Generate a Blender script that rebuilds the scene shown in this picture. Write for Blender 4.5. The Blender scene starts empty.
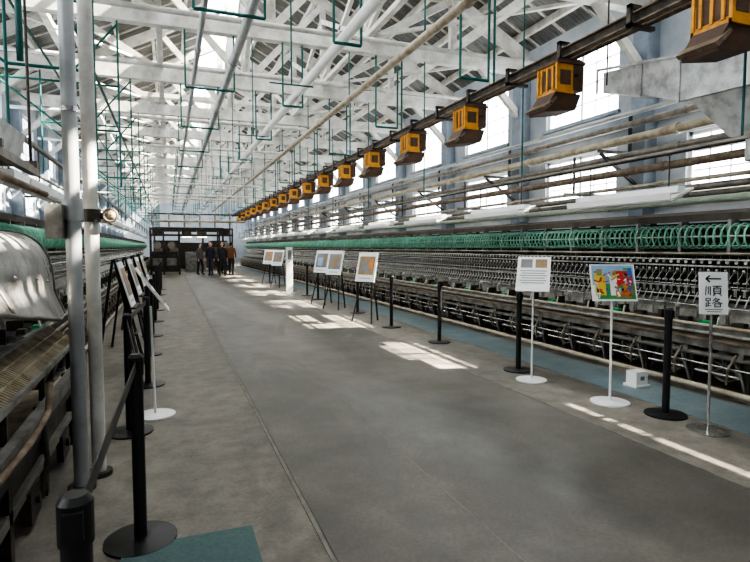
import bpy, bmesh, math, random
from mathutils import Vector, Matrix
random.seed(4)
S=bpy.context.scene
# ---------------------------------------------------------------- materials
def mat(name,col,rough=0.6,metal=0.0,col2=None,scale=4.0,bump=0.0,detail=6.0,lo=0.4,hi=0.65,stretch=(1,1,1),stain=0.0,sscale=.6,sst=(1,1,1)):
    m=bpy.data.materials.new(name); m.use_nodes=True
    nt=m.node_tree; b=nt.nodes['Principled BSDF']
    b.inputs['Base Color'].default_value=(*col,1); b.inputs['Roughness'].default_value=rough; b.inputs['Metallic'].default_value=metal
    if col2 is None: col2=tuple(c*0.72 for c in col)
    tc=nt.nodes.new('ShaderNodeTexCoord'); mp=nt.nodes.new('ShaderNodeMapping'); mp.inputs['Scale'].default_value=stretch
    n=nt.nodes.new('ShaderNodeTexNoise'); n.inputs['Scale'].default_value=scale; n.inputs['Detail'].default_value=detail
    n.inputs['Roughness'].default_value=0.65
    r=nt.nodes.new('ShaderNodeValToRGB'); r.color_ramp.elements[0].position=lo; r.color_ramp.elements[1].position=hi
    r.color_ramp.elements[0].color=(*col,1); r.color_ramp.elements[1].color=(*col2,1)
    nt.links.new(tc.outputs['Object'],mp.inputs['Vector']); nt.links.new(mp.outputs['Vector'],n.inputs['Vector'])
    nt.links.new(n.outputs['Fac'],r.inputs['Fac']); out=r.outputs['Color']
    if stain>0:
        m2=nt.nodes.new('ShaderNodeMapping'); m2.inputs['Scale'].default_value=sst
        n2=nt.nodes.new('ShaderNodeTexNoise'); n2.inputs['Scale'].default_value=sscale; n2.inputs['Detail'].default_value=9; n2.inputs['Distortion'].default_value=.8; n2.inputs['Roughness'].default_value=.6
        r2=nt.nodes.new('ShaderNodeValToRGB'); r2.color_ramp.elements[0].position=.42; r2.color_ramp.elements[1].position=.58
        d=1-stain; r2.color_ramp.elements[0].color=(d,d,d,1); r2.color_ramp.elements[1].color=(1.0,1.0,1.0,1)
        n3=nt.nodes.new('ShaderNodeTexNoise'); n3.inputs['Scale'].default_value=42; n3.inputs['Detail'].default_value=5
        r3=nt.nodes.new('ShaderNodeValToRGB'); r3.color_ramp.elements[0].position=.35; r3.color_ramp.elements[1].position=.65
        r3.color_ramp.elements[0].color=(.84,.84,.84,1); r3.color_ramp.elements[1].color=(1.0,1.0,1.0,1)
        nt.links.new(tc.outputs['Object'],m2.inputs['Vector']); nt.links.new(m2.outputs['Vector'],n2.inputs['Vector']); nt.links.new(tc.outputs['Object'],n3.inputs['Vector'])
        nt.links.new(n2.outputs['Fac'],r2.inputs['Fac']); nt.links.new(n3.outputs['Fac'],r3.inputs['Fac'])
        a=nt.nodes.new('ShaderNodeMixRGB'); a.blend_type='MULTIPLY'; a.inputs[0].default_value=1; c=nt.nodes.new('ShaderNodeMixRGB'); c.blend_type='MULTIPLY'; c.inputs[0].default_value=1
        nt.links.new(out,a.inputs[1]); nt.links.new(r2.outputs['Color'],a.inputs[2]); nt.links.new(a.outputs[0],c.inputs[1]); nt.links.new(r3.outputs['Color'],c.inputs[2]); out=c.outputs[0]
        mr=nt.nodes.new('ShaderNodeMapRange'); mr.inputs['From Min'].default_value=.35; mr.inputs['From Max'].default_value=.65; mr.inputs['To Min'].default_value=rough-.14; mr.inputs['To Max'].default_value=rough+.18
        nt.links.new(n2.outputs['Fac'],mr.inputs['Value']); nt.links.new(mr.outputs[0],b.inputs['Roughness'])
    nt.links.new(out,b.inputs['Base Color'])
    if bump>0:
        bp=nt.nodes.new('ShaderNodeBump'); bp.inputs['Strength'].default_value=bump; bp.inputs['Distance'].default_value=0.02
        nt.links.new(n.outputs['Fac'],bp.inputs['Height']); nt.links.new(bp.outputs['Normal'],b.inputs['Normal'])
    return m
M={}
M['white']=mat('white_paint',(0.66,0.65,0.61),0.6,0,(0.42,0.40,0.36),3)
M['whiteclean']=mat('white_enamel',(0.87,0.87,0.85),0.4,0,(0.80,0.80,0.78),3)
M['wall']=mat('wall_plaster',(0.47,0.51,0.55),0.8,0,(0.35,0.39,0.43),1.2,0.1)
M['pillar']=mat('pillar_paint',(0.28,0.33,0.39),0.6,0,(0.21,0.25,0.30),3)
M['roof']=mat('roof_boards',(0.19,0.19,0.185),0.85,0,(0.09,0.09,0.085),2.2,stretch=(1,6,1))
M['teal']=mat('teal_paint',(0.010,0.13,0.11),0.45,0,(0.008,0.08,0.07),6)
M['black']=mat('black_powdercoat',(0.012,0.012,0.014),0.4,0,(0.02,0.02,0.02),6)
M['iron']=mat('cast_iron_dark',(0.035,0.035,0.034),0.45,0.5,(0.11,0.09,0.07),9)
M['steel']=mat('worn_steel',(0.76,0.75,0.73),0.22,0.9,(0.40,0.38,0.35),9)
M['galv']=mat('galvanised_sheet',(0.56,0.565,0.555),0.42,0.5,(0.34,0.34,0.33),5,lo=0.42,hi=0.62)
M['hood']=mat('weathered_hood_sheet',(0.44,0.435,0.415),0.38,0.6,(0.22,0.20,0.18),3.2,0.15,lo=0.4,hi=0.62,stain=.35,sscale=2.5)
M['reel']=mat('reel_green',(0.34,0.70,0.53),0.3,0,(0.16,0.44,0.31),8)
M['palegreen']=mat('pale_green_pipe',(0.42,0.50,0.42),0.45,0,(0.32,0.36,0.28),6)
M['bobbin']=mat('pale_bobbin',(0.70,0.70,0.66),0.35,0.2,(0.45,0.43,0.39),9)
M['gpaint']=mat('grey_green_paint',(0.31,0.305,0.28),0.45,0.25,(0.14,0.125,0.105),6)
M['gbright']=mat('bright_green_paint',(0.02,0.36,0.12),0.45,0,(0.02,0.24,0.1),6)
M['rust']=mat('rusty_brown',(0.15,0.105,0.072),0.7,0.2,(0.27,0.22,0.165),7,0.1)
M['oldpipe']=mat('aged_grey_pipe',(0.17,0.16,0.145),0.5,0.3,(0.30,0.27,0.225),5)
M['cream']=mat('cream_pipe',(0.50,0.45,0.35),0.5,0.1,(0.30,0.24,0.165),5)
M['canopy']=mat('canopy_sheet',(0.14,0.12,0.10),0.9,0.0,(0.085,0.073,0.06),2.5,0.2)
M['ochre']=mat('ochre_paint',(0.66,0.30,0.025),0.5,0,(0.34,0.15,0.03),6,lo=0.45,hi=0.7)
M['brown']=mat('brown_box',(0.11,0.055,0.028),0.6,0,(0.055,0.034,0.022),6)
M['pipegrey']=mat('grey_pipe',(0.42,0.435,0.44),0.4,0.3,(0.33,0.34,0.34),4)
M['concrete']=mat('concrete_edge',(0.33,0.30,0.255),0.6,0,(0.21,0.19,0.16),5,0.15,detail=12,lo=0.35,hi=0.68,stain=.35,sscale=1.0,sst=(1,.5,1))
M['screed']=mat('concrete_worn_dark',(0.165,0.152,0.128),0.43,0,(0.235,0.217,0.185),1.3,0.05,detail=12,lo=0.42,hi=0.64,stain=.33,sscale=.75,sst=(1,.35,1))
M['bluefloor']=mat('blue_floor_paint',(0.19,0.26,0.28),0.5,0,(0.26,0.31,0.315),3,0.05,stain=.25)
M['tealmat']=mat('grey_teal_mat',(0.085,0.15,0.15),0.8,0,(0.12,0.18,0.175),40,0.3)
M['basin']=mat('basin_cream',(0.46,0.40,0.29),0.6,0,(0.24,0.185,0.11),7)
M['tape']=mat('floor_joint_line',(0.25,0.235,0.20),0.6,0,(0.16,0.15,0.13),7)
M['skin']=mat('skin',(0.55,0.34,0.25),0.5,0,(0.5,0.3,0.22),5)
M['hair']=mat('hair_black',(0.01,0.009,0.008),0.5)
for n,c in dict(red=(0.6,0.05,0.04),blue=(0.05,0.15,0.5),yellow=(0.8,0.6,0.08),green=(0.08,0.35,0.12),orange=(0.7,0.25,0.05),sky=(0.3,0.5,0.7),
                greyprint=(0.25,0.25,0.25),ink=(0.015,0.015,0.015),sepia=(0.35,0.24,0.12)).items():
    M[n]=mat('print_'+n,c,0.5)
lampm=bpy.data.materials.new('lit_lamp'); lampm.use_nodes=True; bb=lampm.node_tree.nodes['Principled BSDF']; bb.inputs['Emission Color'].default_value=(1,.93,.8,1); bb.inputs['Emission Strength'].default_value=4; M['lit']=lampm
# ---------------------------------------------------------------- mesh builder
class MB:
    def __init__(s): s.v=[];s.f=[];s.m=[];s.s=[];s.mats=[]
    def mi(s,k):
        if k not in s.mats: s.mats.append(k)
        return s.mats.index(k)
    def add(s,vs,fs,k,smooth=False):
        o=len(s.v); s.v+= [tuple(p) for p in vs]; i=s.mi(k)
        for f in fs: s.f.append(tuple(o+a for a in f)); s.m.append(i); s.s.append(bool(smooth))
    def box(s,c,d,k,R=None):
        vs=[]
        for z in(-.5,.5):
            for y in(-.5,.5):
                for x in(-.5,.5):
                    p=Vector((x*d[0],y*d[1],z*d[2]))
                    if R is not None: p=R@p
                    vs.append(p+Vector(c))
        s.add(vs,[(0,2,3,1),(4,5,7,6),(0,1,5,4),(2,6,7,3),(0,4,6,2),(1,3,7,5)],k)
    def b2(s,lo,hi,k):
        s.box([(a+b)/2 for a,b in zip(lo,hi)],[b-a for a,b in zip(lo,hi)],k)
    def beam(s,p0,p1,w,h,k):
        p0=Vector(p0);p1=Vector(p1);d=p1-p0;L=d.length;d.normalize()
        up=Vector((0,0,1)) if abs(d.z)<0.98 else Vector((0,1,0))
        a=d.cross(up).normalized(); u=a.cross(d).normalized()
        R=Matrix((a,d,u)).transposed()
        s.box((p0+p1)/2,(w,L,h),k,R)
    def cyl(s,p0,p1,r,k,n=10,r1=None,cap=True):
        p0=Vector(p0);p1=Vector(p1);d=(p1-p0).normalized()
        if r1 is None:r1=r
        up=Vector((0,0,1)) if abs(d.z)<0.9 else Vector((1,0,0))
        a=d.cross(up).normalized();b=d.cross(a)
        vs=[]
        for P,rr in((p0,r),(p1,r1)):
            for i in range(n):
                t=2*math.pi*i/n; vs.append(P+a*(rr*math.cos(t))+b*(rr*math.sin(t)))
        s.add(vs,[(i,(i+1)%n,n+(i+1)%n,n+i) for i in range(n)],k,True)
        if cap: s.add(vs,[tuple(range(n))[::-1],tuple(range(n,2*n))],k)
    def tube(s,pts,r,k,n=8):
        for a,b in zip(pts[:-1],pts[1:]): s.cyl(a,b,r,k,n)
        for p in pts[1:-1]: s.ball(p,r,k,n,4)
    def ball(s,c,r,k,n=10,m=6,sc=(1,1,1)):
        vs=[];fs=[]
        for j in range(m+1):
            ph=math.pi*j/m
            for i in range(n):
                t=2*math.pi*i/n
                vs.append((c[0]+sc[0]*r*math.sin(ph)*math.cos(t),c[1]+sc[1]*r*math.sin(ph)*math.sin(t),c[2]+sc[2]*r*math.cos(ph)))
        for j in range(m):
            for i in range(n): fs.append((j*n+i,(j+1)*n+i,(j+1)*n+(i+1)%n,j*n+(i+1)%n))
        s.add(vs,fs,k,True)
    def torus(s,c,ax,R,r,k,n=16,m=5):
        ax=Vector(ax).normalized(); up=Vector((0,0,1)) if abs(ax.z)<.9 else Vector((1,0,0))
        a=ax.cross(up).normalized();b=ax.cross(a); c=Vector(c); vs=[];fs=[]
        for i in range(n):
            t=2*math.pi*i/n; d=a*math.cos(t)+b*math.sin(t)
            for j in range(m):
                q=2*math.pi*j/m; vs.append(c+d*(R+r*math.cos(q))+ax*(r*math.sin(q)))
        for i in range(n):
            i2=(i+1)%n
            for j in range(m): fs.append((i*m+j,i2*m+j,i2*m+(j+1)%m,i*m+(j+1)%m))
        s.add(vs,fs,k,True)
    def prism(s,prof,y0,y1,k):
        n=len(prof); vs=[(x,y0,z) for x,z in prof]+[(x,y1,z) for x,z in prof]
        s.add(vs,[(i,(i+1)%n,n+(i+1)%n,n+i) for i in range(n)]+[tuple(range(n))[::-1],tuple(range(n,2*n))],k)
    def mesh(s,name):
        me=bpy.data.meshes.new(name); me.from_pydata(s.v,[],s.f)
        for k in s.mats: me.materials.append(M[k])
        me.polygons.foreach_set('material_index',s.m); me.polygons.foreach_set('use_smooth',s.s)
        me.update()
        bm=bmesh.new(); bm.from_mesh(me); bmesh.ops.recalc_face_normals(bm,faces=bm.faces); bm.to_mesh(me); bm.free()
        return me
    def obj(s,name,parent=None,loc=(0,0,0)):
        o=bpy.data.objects.new(name,s.mesh(name)); S.collection.objects.link(o); o.location=loc
        if parent: o.parent=parent
        return o
def empty(name,loc=(0,0,0)):
    e=bpy.data.objects.new(name,None); S.collection.objects.link(e); e.location=loc; e.empty_display_size=.2; return e
def inst(name,me,loc,parent=None):
    o=bpy.data.objects.new(name,me); S.collection.objects.link(o); o.location=loc
    if parent: o.parent=parent
    return o
XC=1.95; XL=-4.15; XR=8.05; Y0=-3.0; Y1=58.0
TY=[3.8+3.6*k for k in range(-1,15)]
WY=[2.0+3.6*k for k in range(-1,16)]
WY=[w for w in WY if w+1.05<Y1]
# ---------------------------------------------------------------- shell
b=MB(); b.b2((XL-.4,Y0-.3,-.2),(XR+.4,Y1+.3,0),'concrete'); b.obj('floor')
b=MB(); b.b2((.72,Y0,0),(3.32,44,.004),'screed'); b.obj('floor_screed')
b=MB(); b.b2((4.3,Y0,0),(5.0,40,.006),'bluefloor'); b.obj('blue_floor_strip')
b=MB()
for x in (.70,3.34): b.b2((x-.010,Y0,0),(x+.010,44,.0055),'tape')
for x in (1.55,): b.b2((x-.003,Y0,.004),(x+.003,44,.0048),'tape')
b.obj('floor_joint_lines')
b=MB(); b.b2((-.25,1.2,0),(.38,2.86,.012),'tealmat'); b.obj('floor_mat')
ZS=[(2.45,3.40),(4.10,5.60)]
def wall(name,xa,xb):
    w=MB()
    w.b2((xa,Y0,0),(xb,Y1,ZS[0][0]),'wall'); w.b2((xa,Y0,ZS[0][1]),(xb,Y1,ZS[1][0]),'wall'); w.b2((xa,Y0,ZS[1][1]),(xb,Y1,6.1),'wall')
    for za,zb in ZS:
        e=[Y0]
        for c in WY: e+= [c-1.05,c+1.05]
        e.append(Y1)
        for i in range(0,len(e),2): w.b2((xa,e[i],za),(xb,e[i+1],zb),'wall')
    w.obj(name)
wall('wall_right',XR,XR+.3); wall('wall_left',XL-.3,XL)
for nm,ya,yb in(('wall_back',Y0-.3,Y0),('wall_end',Y1,Y1+.3)):
    w=MB(); w.b2((XL-.3,ya,0),(XR+.3,yb,6.1),'wall')
    w.add([(XL-.3,ya,6.1),(XR+.3,ya,6.1),(XC,ya,9.3),(XL-.3,yb,6.1),(XR+.3,yb,6.1),(XC,yb,9.3)],[(0,1,2),(3,5,4),(0,2,5,3),(1,4,5,2)],'wall'); w.obj(nm)
n=0
for x in (XR+.12,XL-.12):
    for c in WY:
        n+=1; w=MB()
        for (za,zb),rows in zip(ZS,(3,4)):
            for yy in(c-1.02,c+1.02,c): w.b2((x-.05,yy-.03,za),(x+.05,yy+.03,zb),'whiteclean')
            for zz in(za+.03,zb-.03): w.b2((x-.05,c-1.05,zz-.03),(x+.05,c+1.05,zz+.03),'whiteclean')
            for i in range(1,6):
                if i!=3: w.b2((x-.015,c-1.05+.35*i-.011,za),(x+.015,c-1.05+.35*i+.011,zb),'whiteclean')
            for i in range(1,rows): w.b2((x-.015,c-1.05,za+(zb-za)*i/rows-.011),(x+.015,c+1.05,za+(zb-za)*i/rows+.011),'whiteclean')
            xi=XR if x>0 else XL; s_=-1 if x>0 else 1
            w.b2((min(xi,xi+s_*.08),c-1.12,za-.06),(max(xi,xi+s_*.08),c+1.12,za),'pillar')
        w.obj('window_%d'%n)
for c,zb in((-1.6,4.1),(2.0,4.36),(5.6,4.85)):  # added sheets over near windows, block sun patches on the near floor
    w=MB(); w.b2((XR+.02,c-1.03,zb),(XR+.035,c+1.03,5.58),'white'); w.cyl((XR+.03,c-1.03,5.54),(XR+.03,c+1.03,5.54),.025,'whiteclean',10); w.cyl((XR+.028,c-1.03,zb),(XR+.028,c+1.03,zb),.012,'whiteclean',8); w.obj('added_sun_blocker')
w=MB()
for y in TY:
    for x in(XR-.14,XL+.14): w.b2((x-.14,y-.16,0),(x+.14,y+.16,5.6),'pillar')
for xa,xb in((XR-.1,XR),(XL,XL+.1)): w.b2((xa,Y0,3.7),(xb,Y1,3.95),'pillar')
w.obj('wall_timber_pillars')
ZE=6.05; RH=3.15; HW=6.1
def rz(x): return ZE+RH*(1-abs(x-XC)/HW)
HOLES=[(5.35,6.0,1.0,2.6),(7.50,7.68,.62,1.02)]  # invented roof openings, let sun reach the near-left hood and mat
def slab(name,xa,xb,holes=()):
    w=MB(); t=.08
    xs=sorted({xa,xb,*[h for q in holes for h in q[:2]]}); ysl=sorted({Y0-.3,Y1+.3,*[h for q in holes for h in q[2:]]})
    for x1,x2 in zip(xs[:-1],xs[1:]):
        for y1,y2 in zip(ysl[:-1],ysl[1:]):
            mx_,my_=(x1+x2)/2,(y1+y2)/2
            if any(q[0]<mx_<q[1] and q[2]<my_<q[3] for q in holes): continue
            w.prism([(x1,rz(x1)+.25),(x2,rz(x2)+.25),(x2,rz(x2)+.25+t),(x1,rz(x1)+.25+t)],y1,y2,'roof')
    lo,hi=min(xa,xb),max(xa,xb); x=lo+.3
    while x<hi:
        w.box((x,(Y0+Y1)/2,rz(x)+.17),(.09,Y1-Y0,.15),'white'); x+=.95
    y=Y0+.3
    while y<Y1:
        w.beam((xa,y,rz(xa)+.235),(xb,y,rz(xb)+.235),.06,.05,'white'); y+=.9
    return w.obj(name)
slab('ceiling',XL-.3,XC-.75); slab('ceiling.001',XR+.3,XC+.75,HOLES)
for i,(xa,xb,ya,yb) in enumerate(HOLES):
    w=MB()
    for y in(ya,yb): w.beam((xa,y,rz(xa)+.37),(xb,y,rz(xb)+.37),.05,.07,'white')
    for x in(xa,xb): w.b2((x-.02,ya,rz(x)+.335),(x+.02,yb,rz(x)+.41),'white')
    w.obj('added_sun_opening_%d'%(i+1))  # frame around an opening added for the sun
t=MB()
def hb(p0,p1,w_,h_,y=0): t.beam((p0[0],y,p0[1]),(p1[0],y,p1[1]),w_,h_,'white')
hb((XL,5.72),(XR,5.72),.2,.30)
hb((XL,5.95),(XC,rz(XC)-.02),.18,.24); hb((XR,5.95),(XC,rz(XC)-.02),.18,.24)
hb((XC,5.85),(XC,rz(XC)),.2,.2)
hb((XC-3.9,7.05),(XC+3.9,7.05),.08,.15,.14); hb((XC-3.9,7.05),(XC+3.9,7.05),.08,.15,-.14)
for s_ in(-1,1):
    for q,q2 in((.34,0.02),(.67,.36)):
        x=XC+s_*HW*q; hb((x,5.85),(x,rz(x)-.05),.13,.15); hb((XC+s_*HW*q2,5.9),(x,rz(x)-.1),.13,.15)
    x=XC+s_*HW; hb((x-s_*1.3,5.62),(x,4.4),.12,.14); hb((x,5.9),(x-s_*HW*.33,rz(x-s_*HW*.33)-.1) ,.1,.1)
tm=t.mesh('roof_truss')
for y in TY: inst('roof_truss',tm,(0,y,0))
w=MB()
for i in range(len(TY)-1):
    ya,yb=TY[i],TY[i+1]
    for x in(-.1,4.0):
        w.beam((x,ya,5.95),(x,yb,7.6),.09,.11,'white')
        w.beam((x,yb,5.95),(x,ya,7.6),.09,.11,'white')
    w.beam((XC,ya,8.7),(XC,yb,6.1),.09,.12,'white')
    w.beam((XL+.3,ya,5.92),(-.1,yb,5.92),.08,.06,'white'); w.beam((XR-.3,ya,5.92),(4.0,yb,5.92),.08,.06,'white')
for x in(-.1,4.0): w.b2((x-.06,Y0,5.87),(x+.06,Y1,5.97),'white')
w.b2((-2.2,Y0,5.87),(-2.06,Y1,6.0),'white'); w.b2((6.0,Y0,5.87),(6.14,Y1,6.0),'white')
w.obj('roof_bracing')
# ---------------------------------------------------------------- overhead pipes
def pipeline(name,x,z,r,k,ya=Y0+.05,yb=50,fl=3.6):
    w=MB(); w.cyl((x,ya,z),(x,yb,z),r,k,14); y=ya+1.9
    while y<yb-.1: w.cyl((x,y-.03,z),(x,y+.03,z),r*1.25,k,14); y+=fl
    return w.obj(name)
pipeline('white_overhead_pipe',2.4,4.48,.078,'whiteclean')
pipeline('grey_overhead_pipe',1.1,4.68,.07,'pipegrey')
pipeline('grey_overhead_pipe.001',.52,4.8,.045,'pipegrey')
pipeline('cream_overhead_pipe',3.6,4.6,.065,'cream')
pipeline('thin_overhead_pipe',3.0,5.1,.025,'white')
for i,(x,z,r,k) in enumerate(((7.3,3.05,.055,'oldpipe'),(7.25,3.3,.07,'cream'),(7.45,3.6,.055,'oldpipe'),(7.0,2.72,.06,'rust'),(5.95,2.06,.045,'palegreen'),(7.55,2.3,.06,'oldpipe'),(7.1,2.92,.035,'iron'),(7.5,3.8,.04,'pipegrey'),(6.6,2.3,.045,'oldpipe'),(6.9,2.45,.03,'cream'))):
    pipeline('wall_service_pipe' if i==0 else 'wall_service_pipe.%03d'%i,x,z,r,k)
for i,(x,z,r,k) in enumerate(((-3.3,3.1,.07,'cream'),(-3.4,3.5,.05,'oldpipe'),(-1.9,2.35,.05,'cream'),(-2.4,2.7,.06,'white'))):
    pipeline('side_service_pipe' if i==0 else 'side_service_pipe.%03d'%i,x,z,r,k)
w=MB()
for y,z in((9.3,5.2),(16.5,5.1),(25.2,4.25),(12.9,5.45),(20.1,4.95),(29,4.1),(33,4.25)):
    w.cyl((XL+.32,y,z),(4.0 if z<5.2 else XR-.32,y,z),.045,'white',10)
w.obj('cross_pipes')
w=MB()
for y in TY:
    w.beam((XR-.285,y,3.14),(6.9,y,3.14),.05,.05,'iron'); w.beam((XR-.285,y,2.6),(6.95,y,3.1),.04,.05,'iron'); w.beam((7.6,y,3.1),(7.6,y,3.8),.04,.05,'iron'); w.beam((XR-.285,y,2.38),(6.2,y,2.38),.04,.05,'oldpipe'); w.beam((6.4,y,2.36),(6.4,y,3.0),.03,.03,'iron')
    w.beam((XL+.285,y,2.95),(-3,y,2.95),.05,.06,'iron')
w.obj('pipe_brackets')
w=MB(); r=.02
for y in TY:
    def ro(a,b_,rr=r): w.cyl((a[0],y,a[1]),(b_[0],y,b_[1]),rr,'teal',6)
    for xa,xb,zb in((4.2,4.7,4.08),(.35,1.25,4.52),(2.2,2.6,4.34)):
        ro((xa,5.6),(xa,zb)); ro((xb,5.6),(xb,zb)); ro((xa,zb),(xb,zb),.024)
    ro((4.8,5.6),(4.8,4.05)); ro((3.6,5.6),(3.6,4.6),.014)
    for xa in(-.8,-1.7): ro((xa,5.6),(xa,2.6))
    ro((-.8,3.6),(-1.7,3.6)); ro((-.8,4.4),(-2.7,4.4)); ro((-.8,5.5),(-1.7,4.4)); ro((-2.7,5.6),(-2.7,3.2)); ro((-1.7,3.6),(-2.7,4.4))
    ro((5.35,5.6),(5.35,2.6),.014); ro((1.6,5.6),(1.6,3.7),.012); ro((1.3,3.7),(1.9,3.7),.012)
w.cyl((-.8,Y0,3.6),(-.8,50,3.6),.02,'teal',6); w.cyl((-1.7,Y0,4.4),(-1.7,50,4.4),.02,'teal',6)
w.obj('teal_hanger_frames')
# ---------------------------------------------------------------- monorail
w=MB(); X=4.8; Z=3.98
w.b2((X-.05,Y0+.05,Z+.05),(X+.05,45,Z+.065),'rust'); w.b2((X-.05,Y0+.05,Z-.065),(X+.05,45,Z-.05),'rust'); w.b2((X-.01,Y0+.05,Z-.06),(X+.01,45,Z+.06),'iron')
w.cyl((X+.2,Y0+.05,Z-.02),(X+.2,45,Z-.02),.03,'rust',8)
y=-1
while y<44:
    w.b2((X-.1,y-.03,Z-.1),(X+.26,y+.03,Z-.06),'iron'); w.b2((X-.1,y-.03,Z-.1),(X-.07,y+.03,Z+.14),'iron'); w.b2((X-.1,y-.03,Z+.1),(X+.06,y+.03,Z+.14),'iron'); y+=1.13
w.obj('overhead_monorail')
k=MB()
k.b2((-.02,-.03,-.15),(.02,.03,-.066),'iron'); k.torus((-.06,0,-.03),(1,0,0),.04,.015,'iron',10,4)
k.b2((-.18,-.19,-.50),(.06,.19,-.13),'ochre'); k.b2((.06,-.19,-.48),(.22,.19,-.15),'brown')
k.b2((-.205,-.215,-.16),(.235,.215,-.12),'brown'); k.b2((-.20,-.205,-.53),(.07,.205,-.49),'ochre')
for yy in(-.2,.17): k.b2((-.2,yy,-.53),(-.17,yy+.03,-.13),'ochre')
k.b2((-.185,-.16,-.46),(-.178,.16,-.2),'brown')
for yy in(-.11,0,.11): k.b2((-.2,yy-.015,-.48),(-.18,yy+.015,-.18),'ochre')
k.b2((-.14,-.197,-.42),(.02,-.188,-.24),'brown')
k.prism([(-.20,-.52),(.20,-.52),(.12,-.72),(-.32,-.78),(-.34,-.72)],-.18,.18,'brown')
k.prism([(-.38,-.72),(-.2,-.58),(-.18,-.60),(-.34,-.75)],-.2,.2,'rust')
k.cyl((.1,-.24,-.3),(.1,.24,-.3),.02,'iron',6); k.cyl((-.28,-.2,-.68),(-.28,.2,-.68),.018,'steel',6)
km=k.mesh('cocoon_hopper')
y=3.6-2.27
while y<42:
    inst('cocoon_hopper',km,(X,y,Z)); y+=2.27
# ---------------------------------------------------------------- reeling machines
L=1.2
k=MB()
def H(x,z,r,m,n=8): k.cyl((x,0,z),(x,L,z),r,m,n,cap=False)
H(-.06,.07,.03,'cream');H(.08,.2,.022,'steel');H(0.0,.4,.03,'oldpipe');H(.5,.12,.03,'rust');H(.3,.5,.03,'iron');H(-.02,.3,.012,'steel')
for yy in(.15,.75):
    for xx in(.08,.72,1.4): k.b2((xx-.03,yy-.03,0),(xx+.03,yy+.03,.62),'iron')
    k.beam((.08,yy,.05),(.5,yy,.58),.035,.04,'gpaint'); k.beam((.72,yy,.05),(.35,yy,.58),.035,.04,'iron'); k.beam((-.04,yy,.44),(.72,yy,.44),.05,.05,'gpaint')
    k.b2((.02,yy-.07,0),(.14,yy+.07,.03),'gpaint')
    k.tube([(.06,yy,.02),(.02,yy+.02,.2),(.03,yy+.1,.36),(.0,yy+.2,.44)],.016,'gpaint',6)
for yy in(.45,1.05):
    k.torus((.16,yy,.27),(1,0,0),.15,.017,'gpaint',18,5); k.torus((.3,yy+.05,.3),(1,0,0),.11,.02,'rust',14,5)
    for a in range(4):
        t_=a*math.pi/4+.3; k.cyl((.16,yy-.14*math.cos(t_),.27-.14*math.sin(t_)),(.16,yy+.14*math.cos(t_),.27+.14*math.sin(t_)),.01,'gpaint',5)
    k.cyl((.1,yy,.27),(.6,yy,.27),.02,'steel',8)
    k.tube([(-.03,yy-.25,.45),(-.05,yy-.18,.3),(.05,yy-.1,.12)],.012,'cream',5)
k.b2((.75,0,.02),(.77,L,.6),'black')
k.b2((-.04,0,.47),(.0,L,.56),'gpaint'); k.b2((-.12,0,.56),(.04,L,.585),'rust')
k.prism([(0,.60),(0,.71),(.03,.71),(.05,.64),(.42,.64),(.48,.78),(.56,.78),(.58,.58),(.05,.58)],0,L,'gpaint')
H(-.03,.70,.018,'cream'); H(-.08,.63,.02,'gpaint')
for yy in(.3,.9):
    k.b2((.10,yy-.2,.645),(.38,yy+.2,.70),'steel'); k.b2((.13,yy-.17,.70),(.35,yy+.17,.703),'black')
    k.b2((.16,yy-.26,.64),(.3,yy-.22,.78),'iron'); k.cyl((.3,yy+.24,.64),(.3,yy+.24,.82),.02,'steel',8); k.ball((.3,yy+.24,.84),.03,'bobbin',8,5)
    k.tube([(.02,yy+.1,.66),(-.04,yy+.1,.72),(-.02,yy+.1,.8)],.012,'bobbin',5)
    k.b2((.05,yy-.1,.705),(.12,yy+.02,.75),'iron'); k.cyl((.4,yy-.1,.7),(.4,yy-.1,.86),.012,'steel',6); k.cyl((.42,yy+.08,.7),(.42,yy+.08,.86),.012,'steel',6)
k.b2((.78,0,.6),(.80,L,1.5),'black')
k.prism([(.5,.78),(.62,.88),(.63,.87),(.52,.77)],0,L,'gpaint')
H(.56,.93,.016,'steel');H(.6,1.2,.018,'iron');H(.6,1.06,.012,'steel');H(.48,1.36,.016,'steel');H(.5,1.285,.01,'bobbin');H(.44,.84,.01,'steel',6)
k.b2((.5,0,1.42),(.8,L,1.45),'iron'); k.b2((.48,0,1.40),(.5,L,1.45),'iron')
N=12
for i in range(N):
    y=(i+.5)*L/N
    k.cyl((.58,y,.86),(.58,y,1.4),.007,'steel',5,cap=False)
    k.cyl((.56,y,.96),(.56,y,1.03),.024,'steel',8); k.cyl((.56,y,1.03),(.56,y,1.045),.036,'bobbin',8)
    k.cyl((.56,y,1.1),(.56,y,1.115),.03,'bobbin',8)
    k.ball((.53,y,1.24),.025,'steel',7,4); k.cyl((.53,y,1.24),(.46,y+.02,1.13),.007,'steel',4,cap=False)
    k.cyl((.47,y+.04,1.33),(.62,y+.04,1.33),.028,'iron',8); k.cyl((.455,y+.04,1.33),(.47,y+.04,1.33),.018,'bobbin',8)
    k.cyl((.46,y+.03,.86),(.53,y+.03,.98),.008,'bobbin',4,cap=False)
    k.b2((.6,y-.02,1.16),(.66,y+.02,1.22),'iron')
    k.ball((.46,y+.02,1.12),.014,'bobbin',6,4)
cx,cz,R=.42,1.615,.13
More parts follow.
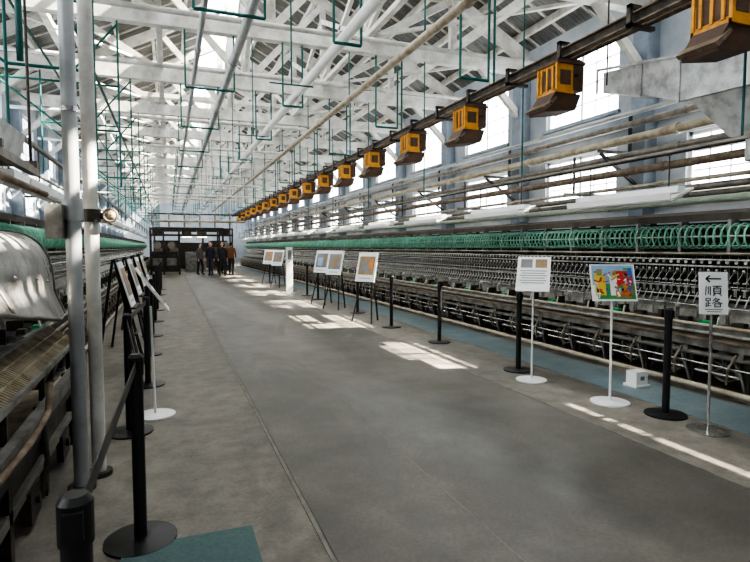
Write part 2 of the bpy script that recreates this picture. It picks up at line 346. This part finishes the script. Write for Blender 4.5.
for ya,yb in((.06,.57),(.65,1.16)):
    nh=7
    for i in range(nh):
        y=ya+(yb-ya)*i/(nh-1); k.torus((cx,y,cz),(0,1,0),R,.0105,'reel',14,5)
    for a in range(6):
        t_=a*math.pi/3; k.cyl((cx+(R-.012)*math.cos(t_),ya,cz+(R-.012)*math.sin(t_)),(cx+(R-.012)*math.cos(t_),yb,cz+(R-.012)*math.sin(t_)),.006,'bobbin',4,cap=False)
    for y in(ya,yb):
        for a in range(3):
            t_=a*math.pi/3; k.cyl((cx-R*math.cos(t_),y,cz-R*math.sin(t_)),(cx+R*math.cos(t_),y,cz+R*math.sin(t_)),.01,'reel',4,cap=False)
H(cx,cz,.02,'steel',6)
for yy in(.61,0.0):
    k.b2((cx-.06,yy-.018,1.44),(cx+.06,yy+.018,1.79),'gpaint')
k.b2((.60,0,1.45),(.62,L,1.78),'black'); H(.33,1.43,.012,'cream',6)
k.b2((-.02,.5,.715),(.06,.62,.742),'gbright')
k.prism([(.48,1.80),(.48,1.86),(.72,1.92),(1.1,1.95),(1.6,1.93),(1.6,1.89),(1.1,1.91),(.72,1.86)],0,L,'canopy')
k.b2((.46,0,1.79),(.48,L,1.87),'canopy')
k.b2((1.4,0,.6),(1.43,L,1.0),'gpaint'); k.b2((1.4,.1,0),(1.46,.16,1.9),'iron')
mm=k.mesh('machine_section')
def machine(x0,ya,yb,flip):
    e=empty('silk_reeling_machine',(x0,ya,0)); i=0; y=0
    while ya+y<yb:
        o=inst('section_%d'%i,mm,(0,y,0),e)
        if flip: o.scale=(-1,1,1)
        y+=L;i+=1
machine(5.15,-1.4,42,False)
machine(-1.2,5.5,42,True)
k=MB()
k.prism([(-.20,-.05),(-.19,-.07),(.14,.07),(.13,.09)],0,1.6,'whiteclean'); k.prism([(-.20,-.05),(-.19,-.07),(-.2,.02),(-.21,.02)],0,1.6,'whiteclean')
k.b2((-.08,.02,.03),(.03,1.58,.10),'whiteclean'); k.cyl((-.12,.05,-.07),(-.12,1.55,-.07),.016,'whiteclean',8); k.cyl((.03,.05,-.01),(.03,1.55,-.01),.016,'whiteclean',8)
for yy in(.2,1.4): k.cyl((0,yy,.09),(0,yy,.475),.008,'iron',5)
lm=k.mesh('fluorescent_lamp_fixture')
for x in(5.2,-1.3):
    y=4.3-2.7*2 if x>0 else 4.3+2.7
    while y<40:
        o=inst('fluorescent_lamp_fixture',lm,(x,y,2.06))
        if x<0: o.rotation_euler=(0,0,math.pi)
        y+=2.7
    w=MB(); w.b2((x-.025,Y0+.05 if x>0 else 5.8,2.54),(x+.025,44,2.57),'oldpipe'); w.obj('lamp_support_rail')
# galvanised duct
w=MB()
def loft(sec,k_):
    vs=[p for s_ in sec for p in s_]; n_=len(sec[0]); fs=[]
    for j in range(len(sec)-1):
        for i in range(n_): fs.append((j*n_+i,j*n_+(i+1)%n_,(j+1)*n_+(i+1)%n_,(j+1)*n_+i))
    fs+= [tuple(range(n_)),tuple(range((len(sec)-1)*n_,len(sec)*n_))]
    w.add(vs,fs,k_)
def rect(y,xa,xb,za,zb): return[(xa,y,za),(xb,y,za),(xb,y,zb),(xa,y,zb)]
loft([rect(6.05,5.7,6.3,3.64,3.92),rect(5.3,5.6,6.35,3.42,3.80),rect(4.75,5.6,6.35,3.20,3.72),rect(2.6,5.6,6.35,3.12,3.66)],'galv')
loft([[(5.65,4.65,3.2),(6.3,4.65,3.2),(6.3,3.2,3.14),(5.65,3.2,3.14)],[(5.85,4.3,2.72),(6.2,4.3,2.72),(6.2,3.9,2.72),(5.85,3.9,2.72)]],'galv')
for y in(2.7,4.75,5.3,6.05):
    za,zb=(3.1,3.68) if y<4 else ((3.18,3.74) if y<5 else ((3.40,3.82) if y<6 else (3.62,3.94))); w.b2((5.585,y-.015,za),(5.6,y+.015,zb),'galv')
w.beam((5.585,2.6,3.66),(5.585,4.75,3.72),.03,.03,'galv'); w.beam((5.585,4.75,3.72),(5.6,6.05,3.94),.03,.03,'galv')
for y in(3.0,4.6,5.9): w.cyl((5.62,y,3.7),(5.62,y,5.7),.012,'iron',6)
w.cyl((6.03,4.1,2.74),(6.03,4.1,2.45),.12,'galv',14)
w.obj('sheet_metal_duct')
# ---------------------------------------------------------------- near-left vertical pipes
w=MB(); px,py=-.54,3.7
w.cyl((px,py,0),(px,py,5.55),.043,'pipegrey',14); w.cyl((px,py,1.66),(px,py,1.78),.058,'pipegrey',14); w.cyl((px,py,0),(px,py,.03),.08,'iron',14)
w.cyl((px,py,3.0),(px,py,3.06),.056,'steel',14); w.cyl((px,py,2.3),(px,py,2.33),.05,'steel',14)
w.b2((px-.13,py-.1,1.55),(px-.04,py+.02,1.75),'gpaint'); w.obj('grey_standpipe')
w=MB(); px,py=-.465,3.9
w.cyl((px,py,0),(px,py,5.55),.043,'white',14); w.cyl((px,py,0),(px,py,.03),.08,'iron',14)
w.cyl((px,py,1.66),(px,py,1.74),.058,'iron',12); w.cyl((px,py,1.7),(px+.15,py,1.7),.022,'iron',8); w.ball((px+.12,py-.04,1.7),.035,'cream',10,6)
w.torus((px+.12,py-.1,1.7),(0,1,0),.04,.008,'rust',12,5); w.cyl((px+.12,py-.1,1.7),(px+.12,py,1.7),.008,'rust',6)
w.obj('white_standpipe')
# ---------------------------------------------------------------- near-left old basin machine
w=MB(); F=-.75
ys=[2.0+.1*i for i in range(28)]; NP=14
def hp(y,j):
    a=j/NP*math.pi*.5; zb=.98+max(0,(4.4-y))*.14
    p=.55; cxx=math.cos(a)**p; szz=math.sin(a)**p if a>0 else 0
    x=F-.06-.5*(1-cxx); z=zb+(1.62-zb)*szz
    x+=.02*math.sin(y*5)*(1-j/NP)
    if j==0: x+=.07
    return(x,y,z)
vs=[hp(y,j) for y in ys for j in range(NP+1)]+[(hp(y,j)[0]-.015,y,hp(y,j)[2]-.015) for y in ys for j in range(NP+1)]
fs=[]; n_=NP+1; off=len(ys)*n_
for i in range(len(ys)-1):
    for j in range(NP):
        q=(i*n_+j,i*n_+j+1,(i+1)*n_+j+1,(i+1)*n_+j); fs.append(q); fs.append(tuple(off+a for a in q[::-1]))
w.add(vs,fs,'hood',True)
for yy in(2.0,3.2,4.7):
    w.tube([(hp(yy,j)[0]+.004,yy,hp(yy,j)[2]+.004) for j in range(NP+1)],.009,'oldpipe',6)
w.tube([(hp(y,0)[0],y,hp(y,0)[2]) for y in ys],.014,'oldpipe',6)
w.b2((-2.1,2.0,1.58),(-1.28,4.7,1.62),'hood')
for yy in(2.4,2.8,3.6,4.0,4.4): w.ball(hp(yy,2),.012,'steel',6,4)
t0=Vector((F+.05,0,.76)); t1=Vector((F-.14,0,.88))
w.prism([(t0.x,t0.z),(t1.x,t1.z),(t1.x-.01,t1.z-.02),(t0.x-.01,t0.z-.02)],2.0,4.75,'iron')
y=2.0
while y<4.74:
    w.beam((t0.x,y,t0.z+.012),(t1.x,y,t1.z+.012),.012,.014,'basin'); y+=.035
for q in(.33,.66):
    pq=t0.lerp(t1,q); w.beam((pq.x,2,pq.z+.02),(pq.x,4.75,pq.z+.02),.008,.008,'basin')
w.beam((t0.x,2,t0.z+.012),(t0.x,4.75,t0.z+.012),.025,.03,'gpaint'); w.beam((t1.x,2,t1.z+.012),(t1.x,4.75,t1.z+.012),.025,.03,'gpaint')
w.prism([(F+.06,.58),(F+.03,.60),(F-.02,.42),(F-.5,.38),(F-.55,.62),(F-.58,.60),(F-.53,.34),(F+.0,.38)],2.0,4.75,'basin')
w.b2((F+.03,2.0,.52),(F+.08,4.8,.60),'gpaint'); w.b2((F+.0,2.0,.20),(F+.03,4.8,.26),'oldpipe'); w.b2((F-.02,2.0,.26),(F+.0,4.8,.38),'iron')
w.b2((F+.02,2.0,.42),(F+.05,4.8,.52),'iron')
for yy in(2.1,2.9,3.7,4.6):
    w.b2((F-.03,yy-.03,0),(F+.03,yy+.03,.55),'iron'); w.b2((F-.7,yy-.03,0),(F-.64,yy+.03,1.5),'iron'); w.b2((F-.0,yy-.015,.58),(F+.03,yy+.015,.76),'iron')
    w.beam((F-.0,yy,.1),(F-.65,yy,.35),.04,.05,'iron')
for yy in(2.5,3.3,4.2):
    w.b2((F+.01,yy-.12,.05),(F+.05,yy+.12,.22),'iron'); w.cyl((F-.4,yy,.15),(F+.07,yy,.15),.03,'iron',10)
w.tube([(F+.08,2.2,.56),(F+.12,2.9,.58),(F+.14,3.2,.64),(F+.13,3.32,.76)],.018,'rust',8); w.tube([(F+.05,3.4,.1),(F+.08,3.45,.3),(F+.05,3.5,.5)],.015,'iron',8)
w.b2((F-.22,3.2,.885),(F-.15,3.55,.915),'gbright')
w.b2((-2.0,2.0,.0),(-1.96,4.8,1.58),'iron'); w.b2((-1.45,2.0,.65),(-1.4,4.75,1.55),'canopy')
w.b2((F-.6,2.0,0),(F-.1,4.75,.1),'iron')
w.obj('cocoon_boiling_basin')
w=MB()
w.prism([(-1.7,2.2),(-1.15,2.2),(-1.1,2.42),(-1.13,2.42),(-1.18,2.23),(-1.67,2.23),(-1.72,2.42),(-1.75,2.42)],2.2,5.3,'galv')
w.cyl((-1.25,2.2,2.75),(-1.25,4.3,2.75),.17,'pipegrey',20); w.cyl((-1.25,4.3,2.75),(-1.25,4.36,2.75),.2,'rust',20)
for y in(3,4.2,5.2): w.beam((-1.75,y,2.18),(-1.0,y,2.18),.05,.05,'oldpipe'); w.cyl((-1.05,y,2.2),(-1.05,y,5.57),.012,'iron',6)
w.b2((-1.08,2.2,2.1),(-1.02,5.35,2.16),'oldpipe'); w.cyl((-.98,2.0,1.95),(-.98,5.35,1.95),.025,'rust',8)
w.obj('conveyor_trough')
# ---------------------------------------------------------------- stanchions
k=MB()
k.cyl((0,0,0),(0,0,.014),.175,'black',32); k.cyl((0,0,.014),(0,0,.026),.17,'black',32,r1=.05); k.cyl((0,0,.02),(0,0,.90),.031,'black',18)
k.cyl((0,0,.86),(0,0,.95),.036,'black',18); k.cyl((0,0,.95),(0,0,.965),.036,'black',18,r1=.025); k.b2((-.02,-.045,.88),(.02,-.03,.94),'black')
sm=k.mesh('barrier_stanchion')
RS=[(4.12,3.52),(3.94,5.46),(3.95,7.54),(3.86,9.3),(3.98,11.6),(3.95,15),(3.95,16.3),(3.95,18.5),(3.95,20.8),(3.95,23)]
LS=[(-.2,1.27),(-.17,2.93),(-.33,4.72),(-.25,6.3),(-.3,8.1),(-.3,9.8),(-.3,11.7),(-.3,13.8),(-.3,16),(-.3,18.2),(-.3,20.5)]
for x,y in RS+LS: inst('barrier_stanchion',sm,(x,y,.012 if (y<2.9 and x<0) else 0.0))
w=MB()
for (xa,ya),(xb,yb) in zip(LS[:3],LS[1:4]):
    w.beam((xa,ya+.05,.91),(xb,yb-.05,.91),.004,.05,'black')
w.obj('barrier_belt')
# ---------------------------------------------------------------- signs
def sign(name,x,y,basek,rbase,zc,wd,ht,nrm,paint,lines=(),strokes=0):
    w=MB(); w.cyl((x,y,0),(x,y,.012),rbase,basek,28); w.cyl((x,y,.012),(x,y,.022),rbase*.9,basek,28,r1=.03)
    nrm=Vector(nrm).normalized(); a=Vector((0,0,1)).cross(nrm).normalized(); u=nrm.cross(a).normalized()
    c=Vector((x,y,zc)); w.cyl((x,y,.01),c-nrm*.02-Vector((0,0,ht*.3)),.011,basek,10)
    R=Matrix((a,u,nrm)).transposed()
    w.box(c,(wd,ht,.012),'whiteclean',R); w.box(c-nrm*.012-u*ht*.1,(.08,ht*.5,.012),'steel',R)
    for i,(px,py,pw,ph,kk) in enumerate(paint): w.box(c+a*(px*wd)+u*(py*ht)+nrm*(.0072+.0003*i),(pw*wd,ph*ht,.002),kk,R)
    rnd=random.Random(11)
    for i in range(strokes):
        kk=rnd.choice(['red','yellow','blue','green','orange','sky','whiteclean','ink','sepia','whiteclean','red'])
        ang=rnd.uniform(0,3.14); d=a*math.cos(ang)+u*math.sin(ang); s2=nrm.cross(d)
        w.box(c+a*(rnd.uniform(-.40,.40)*wd)+u*(rnd.uniform(-.38,.38)*ht)+nrm*(.0118+.00005*i),(rnd.uniform(.02,.06),rnd.uniform(.008,.022),.002),kk,Matrix((d,s2,nrm)).transposed())
    for (x1,y1,x2,y2,th) in lines:
        p=c+a*x1+u*y1+nrm*.008; q=c+a*x2+u*y2+nrm*.008; d=(q-p); Lh=d.length; d.normalize(); s2=nrm.cross(d)
        w.box((p+q)/2,(Lh,th,.003),'ink',Matrix((d,s2,nrm)).transposed())
    w.obj(name)
sign('information_sign_stand',3.79,5.0,'whiteclean',.17,1.20,.36,.46,(-.55,-.62,.62),
     [(-.22,.3,.35,.25,'greyprint'),(.22,.3,.35,.25,'sepia')]+[(0,.08-.07*i,.8-.1*(i%2),.02,'greyprint') for i in range(6)])
sign('information_sign_stand',3.95,4.0,'whiteclean',.18,1.16,.42,.36,(-.35,-.85,.3),
     [(0,.2,.94,.54,'sky'),(.05,-.24,.84,.42,'green'),(.22,.12,.44,.40,'red'),(-.3,-.05,.24,.6,'yellow'),(-.3,.3,.12,.14,'sepia'),(.0,-.1,.16,.5,'whiteclean'),(.2,-.3,.34,.2,'orange'),(.38,.3,.1,.2,'blue')],strokes=60)
T=.006
sign('direction_arrow_sign',4.08,3.08,'steel',.16,1.13,.21,.34,(-.5,-.85,.12),
     [(0,-.39,.62,.018,'greyprint'),(0,-.44,.5,.018,'greyprint')],
     [(-.055,.115,.055,.115,.011),(-.057,.115,-.027,.141,.011),(-.057,.115,-.027,.089,.011)]+
     [(-.055,.055,-.06,-.018,T),(-.04,.052,-.04,-.01,T),(-.025,.055,-.025,-.018,T),(-.008,.056,.06,.056,T),(.028,.056,.022,.042,T),(.0,.04,.052,.04,T),(0,.04,0,-.002,T),(.052,.04,.052,-.002,T),(0,.026,.052,.026,.004),(0,.012,.052,.012,.004),(0,-.002,.052,-.002,T),(.015,-.002,-.006,-.022,T),(.038,-.002,.06,-.022,T)]+
     [(-.058,-.042,-.026,-.042,T),(-.058,-.062,-.026,-.062,T),(-.058,-.042,-.058,-.062,T),(-.026,-.042,-.026,-.062,T),(-.042,-.062,-.042,-.104,T),(-.042,-.082,-.024,-.082,T),(-.056,-.076,-.056,-.106,T),(-.062,-.108,-.02,-.100,T),
      (.018,-.038,-.008,-.064,T),(.012,-.048,.044,-.048,T),(.044,-.048,-.012,-.084,T),(.008,-.06,.062,-.084,T),(.006,-.086,.048,-.086,T),(.006,-.086,.006,-.112,T),(.048,-.086,.048,-.112,T),(.006,-.110,.048,-.110,T)])
sign('information_sign_stand',-.15,5.13,'whiteclean',.17,1.13,.36,.46,(.88,.02,.62),[(0,.2,.7,.3,'greyprint'),(0,-.2,.7,.3,'sepia')])
def easel(x,y,sx,zc=1.0,wd=.55,ht=.42,p=('sepia','greyprint'),ny=-.55):
    w=MB(); nrm=Vector((-sx,ny,.28)).normalized(); a=Vector((0,0,1)).cross(nrm).normalized(); u=nrm.cross(a).normalized()
    R=Matrix((a,u,nrm)).transposed(); c=Vector((x,y,zc)); h=Vector((nrm.x,nrm.y,0)).normalized()
    top=c-nrm*.03+u*(ht/2+.05)
    for s_ in(-1,1): w.beam(top+a*s_*.05,Vector((x,y,0))+a*s_*.26+h*.16,.03,.025,'black')
    w.beam(top-nrm*.03,Vector((x,y,0))-h*.34,.03,.025,'black')
    w.beam(c-u*(ht/2+.01)-a*.3+nrm*.02,c-u*(ht/2+.01)+a*.3+nrm*.02,.05,.02,'black')
    w.beam(Vector((x,y,.45))-a*.17+h*.1,Vector((x,y,.45))+a*.17+h*.1,.025,.02,'black')
    w.box(c,(wd,ht,.015),'whiteclean',R); w.box(c-nrm*.009,(wd*1.02,ht*1.02,.004),'greyprint',R)
    w.box(c+nrm*.009+u*.03,(wd*.8,ht*.62,.002),p[0],R); w.box(c+nrm*.011-a*wd*.1+u*.0,(wd*.35,ht*.35,.002),p[1],R); w.box(c+nrm*.011+a*wd*.22+u*.07,(wd*.2,ht*.3,.002),'orange' if p[0]=='sepia' else 'sepia',R)
    w.box(c+nrm*.009-u*ht*.38,(wd*.6,.012,.002),'greyprint',R)
    w.obj('display_easel')
easel(3.66,10.1,1,1.10,.5,.6); easel(3.72,12.5,1,1.12,.5,.6,('greyprint','sepia')); easel(3.72,13.7,1,1.12,.5,.6,('greyprint','sky'))
for i,yy in enumerate((7.2,8.9,10.7,12.6)): easel(-.5,yy,-1,1.05,.5,.55,('greyprint','sepia') if i%2 else ('sepia','greyprint'),ny=-.03)
easel(3.75,20,1,1.1,.6,.6,('greyprint','sepia')); easel(3.75,22.0,1,1.1,.6,.6)
w=MB(); w.b2((3.5,17.2,0.02),(3.70,17.33,1.5),'whiteclean'); w.b2((3.42,17.1,0),(3.78,17.43,.025),'whiteclean'); w.b2((3.54,17.19,1.1),(3.66,17.2,1.4),'greyprint'); w.obj('white_display_pillar')
w=MB(); w.b2((4.6,4.3,.03),(4.76,4.44,.17),'whiteclean'); w.b2((4.58,4.28,.006),(4.78,4.46,.03),'whiteclean'); w.b2((4.66,4.296,.08),(4.71,4.3,.12),'greyprint'); w.obj('white_floor_box')
# ---------------------------------------------------------------- far machinery (open frame)
w=MB()
for x in(-.95,-.3,.5,2.6,3.3):
    for y in(31.2,32.4): w.b2((x-.04,y-.04,0),(x+.04,y+.04,2.5),'iron')
for z in(2.5,2.15):
    for y in(31.2,32.4): w.b2((-1,y-.04,z-.04),(3.35,y+.04,z+.04),'iron')
for x in(-.62,.1,2.95): w.b2((x-.3,31.3,.2),(x+.3,32.3,1.25),'iron'); w.cyl((x,31.25,1.6),(x,32.2,1.6),.2,'oldpipe',12); w.b2((x-.25,31.28,.5),(x+.25,31.3,.9),'gpaint')
for x in(-.6,.9,1.7,2.9): w.b2((x-.25,31.4,2.2),(x+.25,32.2,2.44),'iron')
for x in(.9,1.7): w.b2((x-.25,31.25,2.02),(x+.25,31.35,2.06),'lit')
for i in range(6): w.cyl((-.8+.8*i,31.4,2.5),(-.8+.8*i,31.4,3.3),.05,'oldpipe',8)
w.cyl((-1,31.1,2.9),(4.0,31.1,2.9),.07,'cream',10); w.cyl((-1,31.5,3.3),(4.0,31.5,3.3),.04,'iron',10)
w.b2((-.9,35,0),(.6,37,1.9),'iron'); w.b2((2.4,35,0),(3.4,37,1.9),'iron'); w.b2((.9,35,0),(2.1,36,1.2),'gpaint')
for x in(-.6,.3,2.7,3.1): w.cyl((x,34.9,1.2),(x,34.95,1.2),.3,'rust',14)
for x in(-.9,.6,2.1,3.4): w.b2((x-.06,38,0),(x+.06,38.1,2.8),'iron')
w.b2((-.9,38,2.5),(3.4,38.1,2.8),'iron'); w.b2((-.9,40,0),(3.4,40.2,1.8),'iron')
w.obj('cocoon_boiling_machine')
# ---------------------------------------------------------------- people
def clothmat(name,top,bot,split):
    m=bpy.data.materials.new(name); m.use_nodes=True; nt=m.node_tree; bs=nt.nodes['Principled BSDF']; bs.inputs['Roughness'].default_value=.8
    tc=nt.nodes.new('ShaderNodeTexCoord'); sp=nt.nodes.new('ShaderNodeSeparateXYZ'); gt=nt.nodes.new('ShaderNodeMath'); gt.operation='GREATER_THAN'; gt.inputs[1].default_value=split
    mx=nt.nodes.new('ShaderNodeMixRGB'); mx.inputs[1].default_value=(*bot,1); mx.inputs[2].default_value=(*top,1)
    nt.links.new(tc.outputs['Object'],sp.inputs[0]); nt.links.new(sp.outputs['Z'],gt.inputs[0]); nt.links.new(gt.outputs[0],mx.inputs[0]); nt.links.new(mx.outputs[0],bs.inputs['Base Color'])
    return m
def skin(name,verts,edges,rad,m,parent,sub=1):
    me=bpy.data.meshes.new(name); bm=bmesh.new(); lay=bm.verts.layers.skin.verify(); vs=[bm.verts.new(v) for v in verts]
    for v,r_ in zip(vs,rad): v[lay].radius=(r_,r_) if not isinstance(r_,tuple) else r_
    vs[0][lay].use_root=True
    for a,b_ in edges: bm.edges.new((vs[a],vs[b_]))
    bm.to_mesh(me); bm.free(); me.materials.append(m); o=inst(name,me,(0,0,0),parent)
    md=o.modifiers.new('Skin','SKIN'); md.use_smooth_shade=True
    sb=o.modifiers.new('Sub','SUBSURF'); sb.levels=sub; sb.render_levels=sub
    return o
def person(x,y,rot,sc,top,bot,step=.1,bend=0.0):
    e=empty('standing_visitor',(x,y,0)); e.rotation_euler=(0,0,rot); e.scale=(sc,sc,sc)
    V=[(0,0,.96),(0,0,1.14),(0,-.01,1.34),(0,0,1.46),(0,-.01,1.53),
       (.17,0,1.40),(.235,.02,1.14),(.24,-.08-bend,.92+bend*.8),(-.17,0,1.40),(-.235,.02,1.14),(-.24,-.06-bend,.92+bend*.8),
       (.10,0,.88),(.11,-step,.50),(.11,-step*.6,.09),(.12,-step*.6-.15,.045),(-.10,0,.88),(-.11,step*.3,.50),(-.11,step,.09),(-.12,step-.15,.045)]
    E=[(0,1),(1,2),(2,3),(3,4),(2,5),(5,6),(6,7),(2,8),(8,9),(9,10),(0,11),(11,12),(12,13),(13,14),(0,15),(15,16),(16,17),(17,18)]
    Rd=[(.15,.12),(.14,.11),(.16,.12),(.09,.08),.055,.075,.05,.036,.075,.05,.036,.095,.066,.047,.04,.095,.066,.047,.04]
    skin('clothed_body',V,E,Rd,clothmat('clothes',top,bot,.9),e,2)
    h=MB(); hz=1.65; h.cyl((0,-.01,1.5),(0,-.015,1.6),.05,'skin',12)
    h.ball((0,-.015,hz),.1,'skin',20,14,(.78,.92,1.15))
    h.cyl((0,-.105,hz),(0,-.125,hz-.03),.008,'skin',6,r1=.015); h.b2((-.025,-.106,hz-.058),(.025,-.098,hz-.05),'red')
    for s_ in(-1,1): h.ball((s_*.03,-.098,hz+.01),.009,'ink',8,5); h.ball((s_*.08,-.01,hz),.022,'skin',8,6,(.4,.8,1.2)); h.b2((s_*.03-.015,-.108,hz+.026),(s_*.03+.015,-.098,hz+.031),'hair')
    h.ball((0,.012,hz+.03),.104,'hair',20,12,(.84,.92,1.05)); h.ball((0,.05,hz-.02),.075,'hair',14,8,(1,.7,1.1))
    for s_,w_ in((1,V[7]),(-1,V[10])):
        c=Vector(w_)+Vector((0,-.02,-.05)); h.ball(c,.045,'skin',10,8,(.4,.75,1.1))
        for i,l in enumerate((.07,.078,.072,.055)):
            p=c+Vector((0,-.028+.019*i,-.035)); q=p+Vector((-s_*.006,-.004,-l*.5)); h.cyl(p,q,.0095,'skin',6); h.cyl(q,q+Vector((-s_*.018,-.002,-l*.45)),.0085,'skin',6,r1=.006)
        p=c+Vector((-s_*.005,-.03,.0)); q=p+Vector((-s_*.01,-.022,-.03)); h.cyl(p,q,.011,'skin',6); h.cyl(q,q+Vector((-s_*.008,-.006,-.028)),.009,'skin',6,r1=.007)
    h.obj('head_and_hands',e)
dk=(.015,.016,.02)
person(2.5,28.6,.3,1.0,(.025,.022,.022),dk); person(2.0,29.4,-.5,1.0,(.02,.02,.03),(.03,.03,.05)); person(1.5,30.2,.9,.96,(.10,.09,.09),dk)
person(3.05,29.6,2.8,1.0,(.16,.06,.02),dk,.15); person(2.75,30.4,3.0,.97,(.03,.03,.045),dk)
# ---------------------------------------------------------------- light
W=bpy.data.worlds.new('World'); S.world=W; W.use_nodes=True; nt=W.node_tree; bg=nt.nodes['Background']
tc=nt.nodes.new('ShaderNodeTexCoord'); sp=nt.nodes.new('ShaderNodeSeparateXYZ'); rp=nt.nodes.new('ShaderNodeValToRGB')
rp.color_ramp.elements[0].position=0.0; rp.color_ramp.elements[0].color=(.86,.93,1,1); rp.color_ramp.elements[1].position=.8; rp.color_ramp.elements[1].color=(.94,.97,1,1)
nt.links.new(tc.outputs['Generated'],sp.inputs[0]); nt.links.new(sp.outputs['Z'],rp.inputs['Fac']); nt.links.new(rp.outputs['Color'],bg.inputs['Color']); bg.inputs['Strength'].default_value=6.0
sl=bpy.data.lights.new('sun','SUN'); sl.energy=34; sl.angle=.012; sl.color=(1,.92,.80); so=bpy.data.objects.new('sun',sl); S.collection.objects.link(so)
so.rotation_euler=Vector((-1.06,.26,-1)).to_track_quat('-Z','Y').to_euler()
def portal(loc,rot,sx,sy):
    l=bpy.data.lights.new('daylight_portal','AREA'); l.shape='RECTANGLE'; l.size=sx; l.size_y=sy; l.cycles.is_portal=True
    o=bpy.data.objects.new('daylight_portal',l); S.collection.objects.link(o); o.location=loc; o.rotation_euler=rot
ym=(Y0+Y1)/2
portal((XC,ym,9.4),(0,0,0),1.5,Y1-Y0)
for sx,xx in((-1,XR+.32),(1,XL-.32)):
    for za,zb in ZS: portal((xx,ym,(za+zb)/2),(0,math.radians(90) if sx<0 else math.radians(-90),0),zb-za,Y1-Y0)
# ---------------------------------------------------------------- camera
cd=bpy.data.cameras.new('camera'); cd.sensor_width=36; cd.lens=25.92; cd.clip_end=200
co=bpy.data.objects.new('camera',cd); S.collection.objects.link(co); co.location=(0,0,1.5); co.rotation_euler=(math.radians(90-3.6),0,math.radians(-20.8)); S.camera=co
S.view_settings.view_transform='AgX'; S.view_settings.look='AgX - High Contrast'; S.view_settings.exposure=0.7
